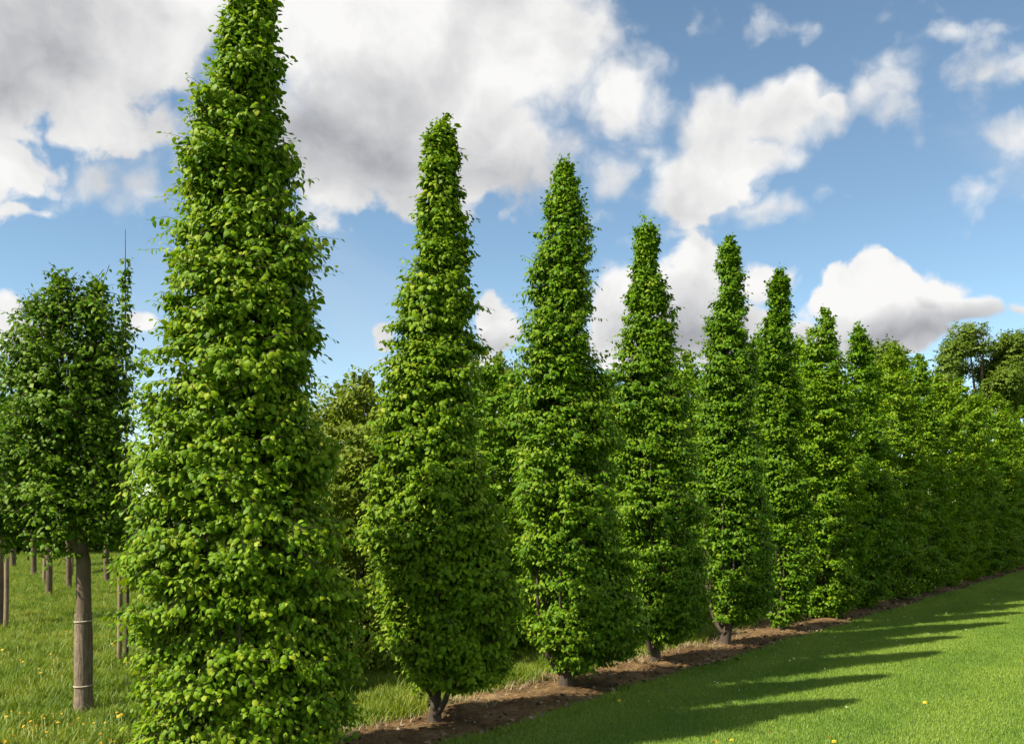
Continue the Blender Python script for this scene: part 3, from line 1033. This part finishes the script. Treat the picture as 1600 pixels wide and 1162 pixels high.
o = obj('twigs', mesh_np('twigs', v, t, M_TWIG), xs)
o['kind'] = 'stuff'

# second row: lower hornbeam shrubs filling the gaps behind the row
SHR = [(566, 9.2, 572, 0.70, 'olive', 'olive green bush filling the gap behind the two nearest hornbeams'),
       (772, 10.2, 552, 0.66, 'horn', 'leafy shrub in the gap between second and third hornbeam'),
       (945, 11.6, 578, 0.62, 'horn', 'leafy shrub in the gap between third and fourth hornbeam'),
       (1074, 13.2, 548, 0.60, 'horn', 'leafy shrub in the gap between fourth and fifth hornbeam'),
       (1182, 14.6, 520, 0.60, 'horn', 'leafy shrub in the gap between fifth and sixth hornbeam'),
       (1250, 16.2, 522, 0.62, 'horn', 'leafy shrub showing behind the sixth and seventh hornbeam')]
for i, (px, yy, top, r, kind, lab) in enumerate(SHR):
    h = EYE + (HOR - top) * yy / FPX
    root = empty('hornbeam_shrub', ((px - 800) / FPX * yy, yy, 0))
    tag(root, lab, 'shrub', 'shrubs behind the row')
    pr = [(0.06, r * .6, 0), (0.3, r * .95, 0), (0.35 * h, r * 1.05, 0), (0.6 * h, r, 0), (0.8 * h, r * .78, 0.02), (0.93 * h, r * .45, 0), (h - .03, r * .12, 0)]
    column_tree(root, 300 + i, pr, 2900, M_OLIVE if kind == 'olive' else M_HORN2, hi=False, leaves=9, size=(0.036, 0.062) if kind == 'horn' else (0.034, 0.06), trunk_r=0.04, twigs=False)

# woodland far behind the row
WOOD = [(540, 26, 575, 2.6, 'low olive wood edge tree behind the gap of the nearest hornbeams'), (640, 27, 560, 2.4, 'wood edge tree mostly behind the second hornbeam'),
        (772, 28, 528, 2.2, 'grey green sparse topped wood edge tree between second and third hornbeam'), (930, 29, 570, 2.2, 'wood edge tree beside the third hornbeam'),
        (1062, 30, 538, 2.2, 'wood edge tree between fourth and fifth hornbeam'), (1180, 30, 530, 2.2, 'wood edge tree behind the sixth hornbeam'), (1275, 31, 535, 2.0, 'wood edge tree behind the ragged seventh hornbeam')]
wproto = None
for i, (px, yy, top, r, lab) in enumerate(WOOD):
    h = EYE + (HOR - top) * yy / FPX
    loc = ((px - 800) / FPX * yy, yy, 0)
    if wproto is None:
        wproto = empty('woodland_tree', loc)
        tag(wproto, lab, 'tree', 'trees of the wood edge')
        round_tree(wproto, 51, 1.2, 0.12, [(0, 0, 2.4, 1.9, 1.6, 1.5), (-.9, 0, 3.2, 1.1, 1.1, 1.2), (.9, .2, 3.1, 1.2, 1.1, 1.2), (.1, -.2, 4.1, .9, .9, .9), (-.5, 0, 1.2, 1.6, 1.3, 1.0), (.8, 0, 1.0, 1.4, 1.3, .9)], 3000, M_OLIVE, leaves=8, size=(0.07, 0.13), lens=(.25, .55), bark=M_BARK)
        proto_h = 5.1
        wproto.scale = (r / 2.3, r / 2.3, h / proto_h)
    else:
        copy_thing(wproto, loc, i * 1.3, (r / 2.3, r / 2.3, h / proto_h), lab, 'trees of the wood edge')

# hedge line closing the meadow at the far left
HD = [(-40, 29), (30, 30), (95, 29.5), (160, 30.5), (230, 30), (300, 29), (370, 30), (440, 29.5)]
hproto = None
HL = ['at the picture edge', 'behind the edge trunk', 'behind the pale meadow trunk', 'behind the wrapped trunk', 'beside the big hornbeam', 'hidden behind the big hornbeam', 'deep behind the big hornbeam', 'behind the far side of the big hornbeam']
for i, (px, yy) in enumerate(HD):
    loc = ((px - 800) / FPX * yy, yy, 0)
    lab = 'dark hedge bush closing the meadow ' + HL[i]
    if i >= 4:
        continue
    if hproto is None:
        hproto = empty('hedge_bush', loc)
        tag(hproto, lab, 'bush', 'hedge at the meadow end')
        round_tree(hproto, 61, 0.4, 0.06, [(0, 0, 1.0, 1.1, .8, .9), (.5, 0, 1.5, .8, .7, .8), (-.5, .1, 1.6, .8, .7, .7), (0, 0, .5, 1.2, .8, .45)], 1100, M_DARK, leaves=8, size=(0.07, 0.12), lens=(.2, .4), bark=M_BARK)
    else:
        copy_thing(hproto, loc, i * 1.1, (1, 1, 1 + 0.12 * (i % 3)), lab, 'hedge at the meadow end')

# pale twiggy tree at the very left edge
yy = 13.0
root = empty('pale_tree', ((-22 - 800) / FPX * yy, yy, 0))
tag(root, 'thin pale leaved tree reaching in at the picture edge', 'tree')
round_tree(root, 71, 1.6, 0.05, [(0, 0, 2.5, .35, .4, .8), (.1, 0, 3.4, .22, .3, .6), (-.15, 0, 3.9, .2, .2, .4)], 150, M_OLIVE, leaves=6, size=(0.04, 0.07), twigs=True)

# tall trees beyond the far end of the row
FAR = [(1384, 30, 506, 'dark round topped tree rising behind the ninth hornbeam', [(0, 0, .88, .10), (-.05, 0, .80, .10), (.05, 0, .83, .09), (0, 0, .68, .13)], 1100),
       (1470, 36, 538, 'loose crowned tree between the round top and the tall pair', [(0, 0, .8, .13), (-.08, 0, .68, .12), (.08, 0, .7, .12), (.02, 0, .92, .08)], 700),
       (1535, 40, 490, 'tall far tree with visible trunk and open crown, inner one of the pair', [(-.06, 0, .93, .07), (.05, 0, .90, .08), (-.11, 0, .80, .08), (.0, .02, .78, .09), (.10, 0, .74, .07), (-.09, 0, .62, .07), (.03, 0, .58, .06), (-.16, 0, .7, .06), (.0, 0, .88, .09)], 2000),
       (1592, 41, 484, 'tall far tree with open crown cut by the picture edge', [(.0, 0, .94, .08), (.1, 0, .86, .1), (-.08, 0, .84, .08), (.03, 0, .74, .10), (-.08, 0, .68, .06), (.12, 0, .62, .08), (.05, 0, .66, .08)], 2000),
       (1650, 42, 500, 'tall far tree standing just past the picture edge', [(.0, 0, .94, .08), (.1, 0, .86, .1), (-.08, 0, .84, .09), (.03, 0, .74, .11), (-.1, 0, .68, .08)], 900)]
for i, (px, yy, top, lab, bl, ns) in enumerate(FAR):
    h = EYE + (HOR - top) * yy / FPX
    root = empty('far_tree', ((px - 800) / FPX * yy, yy, 0))
    tag(root, lab, 'tree', 'tall trees beyond the row')
    if i >= 2:
        rb = random.Random(90 + i)
        bl = []
        while len(bl) < 17:
            x, y, z = rb.uniform(-1, 1), rb.uniform(-1, 1), rb.uniform(-1, 1)
            if 0.25 < x * x + y * y + z * z < 1:
                bl.append((x * .19, y * .19, .75 + z * .19, rb.uniform(.05, .085)))
        ns = 3000
    B = [(x * h, y * h, z * h - r * h * 0.1, r * h, r * h, r * h * 0.75) for x, y, z, r in bl]
    round_tree(root, 81 + i, h * 0.40, h * 0.016, B, ns, M_FAR, leaves=8, size=(0.07, 0.13), lens=(.25, .55), bark=M_BARKG, trunk_to=h * 0.85)

# ------------------------------------------------------------------ small things on the ground
# bark chips on the soil, fallen petals on the lawn
rng = np.random.default_rng(21)
n = 6500
s_ = rng.uniform(-4, 30, n)
lo, hi = edge_field(s_) - 0.03, edge_lawn(s_) + 0.04
p = st(s_, lo + (hi - lo) * rng.random(n), 0.045)
p[:, 2] = 0.022 + 0.03 * rng.random(n)
az = rng.uniform(0, 6.28, n)
dr = np.stack([np.cos(az), np.sin(az), rng.normal(0, .25, n)], -1)
v, t, k_, _ = leaf_arrays(p, dr, np.tile([0, 0, 1.0], (n, 1)) + rng.normal(0, .35, (n, 3)), rng.uniform(0.015, 0.06, n) * rng.choice([0.7, 1, 1.3], n), False)
tag(obj('bark_chips', mesh_np('bark_chips', v, t, M_CHIP, np.repeat(rng.random(n) ** 1.5, k_))), 'brown bark chips and dead leaves scattered on the soil strip', 'bark chips', kind='stuff')
n = 150
s_ = rng.uniform(-1, 16, n)
p = st(s_, 0.5 + rng.gamma(1.6, 0.45, n), 0.042)
az = rng.uniform(0, 6.28, n)
v, t, k_, _ = leaf_arrays(p, np.stack([np.cos(az), np.sin(az), 0.2 + 0 * az], -1), np.tile([0, 0, 1.0], (n, 1)) + rng.normal(0, .3, (n, 3)), rng.uniform(0.010, 0.024, n), False)
tag(obj('fallen_petals', mesh_np('fallen_petals', v, t, M_PETAL, np.zeros(n * k_))), 'tiny pale petals fallen on the shaded lawn', 'petals', kind='stuff')


# dandelions
def dandelion_meshes():
    vs_, ts_ = [], []
    o = 0
    for ring, (nn, r0, r1, zz) in enumerate([(16, .004, .021, .000), (14, .003, .015, .005), (9, .001, .009, .009)]):
        for q in range(nn):
            a = 2 * math.pi * (q + 0.5 * ring) / nn
            da = 0.7 * math.pi / nn
            vs_ += [(r0 * math.cos(a), r0 * math.sin(a), zz), (r1 * .8 * math.cos(a - da), r1 * .8 * math.sin(a - da), zz + .004), (r1 * math.cos(a), r1 * math.sin(a), zz + .003), (r1 * .8 * math.cos(a + da), r1 * .8 * math.sin(a + da), zz + .004)]
            ts_ += [(o, o + 1, o + 2), (o, o + 2, o + 3)]
            o += 4
    head = mesh_np('flower_head', np.array(vs_), np.array(ts_), M_YELLOW)
    v, t = tube_arrays(np.array([(0, 0, -1.0), (0.004, 0, -0.5), (0, 0, 0.0)]), [0.0022, 0.002, 0.003], 5)
    return head, mesh_np('stem', v, t, M_STEM)


D_HEAD, D_STEM = dandelion_meshes()


def dandelion(px, py, z, lab, grp, sc):
    yy = FPX * (EYE - z) / (py - HOR)
    r = empty('dandelion', ((px - 800) / FPX * yy, yy, 0))
    tag(r, lab, 'flower', grp)
    hd = obj('flower_head', D_HEAD, r)
    hd.location = (0, 0, z)
    hd.scale = (sc,) * 3
    hd.rotation_euler = (rj.uniform(0.1, 0.7), rj.uniform(-.4, .4), rj.uniform(0, 6))
    sm = obj('stem', D_STEM, r)
    sm.location = (0, 0, z)
    sm.scale = (1, 1, z)


LAWN_D = [(1118, 1158, 'dandelion in the lawn, first from the shaded corner'), (1143, 1156, 'dandelion second from the shaded corner of the lawn'), (1200, 1143, 'small dandelion standing alone in the sunny lawn above the front edge'),
          (1295, 1152, 'larger dandelion of the pair at the lawn front edge'), (1303, 1158, 'lower dandelion of the pair at the lawn front edge'), (1445, 1097, 'tiny dandelion alone in mid lawn'),
          (1597, 1034, 'dandelion at the lawn edge of the picture'), (968, 1094, 'dandelion in shade near the soil strip')]
for px, py, lab in LAWN_D:
    dandelion(px, py, 0.055, lab, 'dandelions in the lawn', 1.0 if 'arge' in lab else 0.75)
rj = random.Random(9)
for i in range(120):
    if i < 50:
        px, py = rj.uniform(5, 190), rj.uniform(1110, 1160)
    elif i < 92:
        px, py = rj.uniform(0, 180), rj.uniform(980, 1060)
    else:
        px, py = rj.uniform(20, 180), rj.uniform(890, 980)
    if 112 < px < 158 and py < 1110:
        px += 50
    dandelion(px, py, rj.uniform(0.07, 0.13), 'small yellow dandelion in the rough meadow grass under the young trees', 'dandelions in the meadow', rj.uniform(0.35, 0.75))
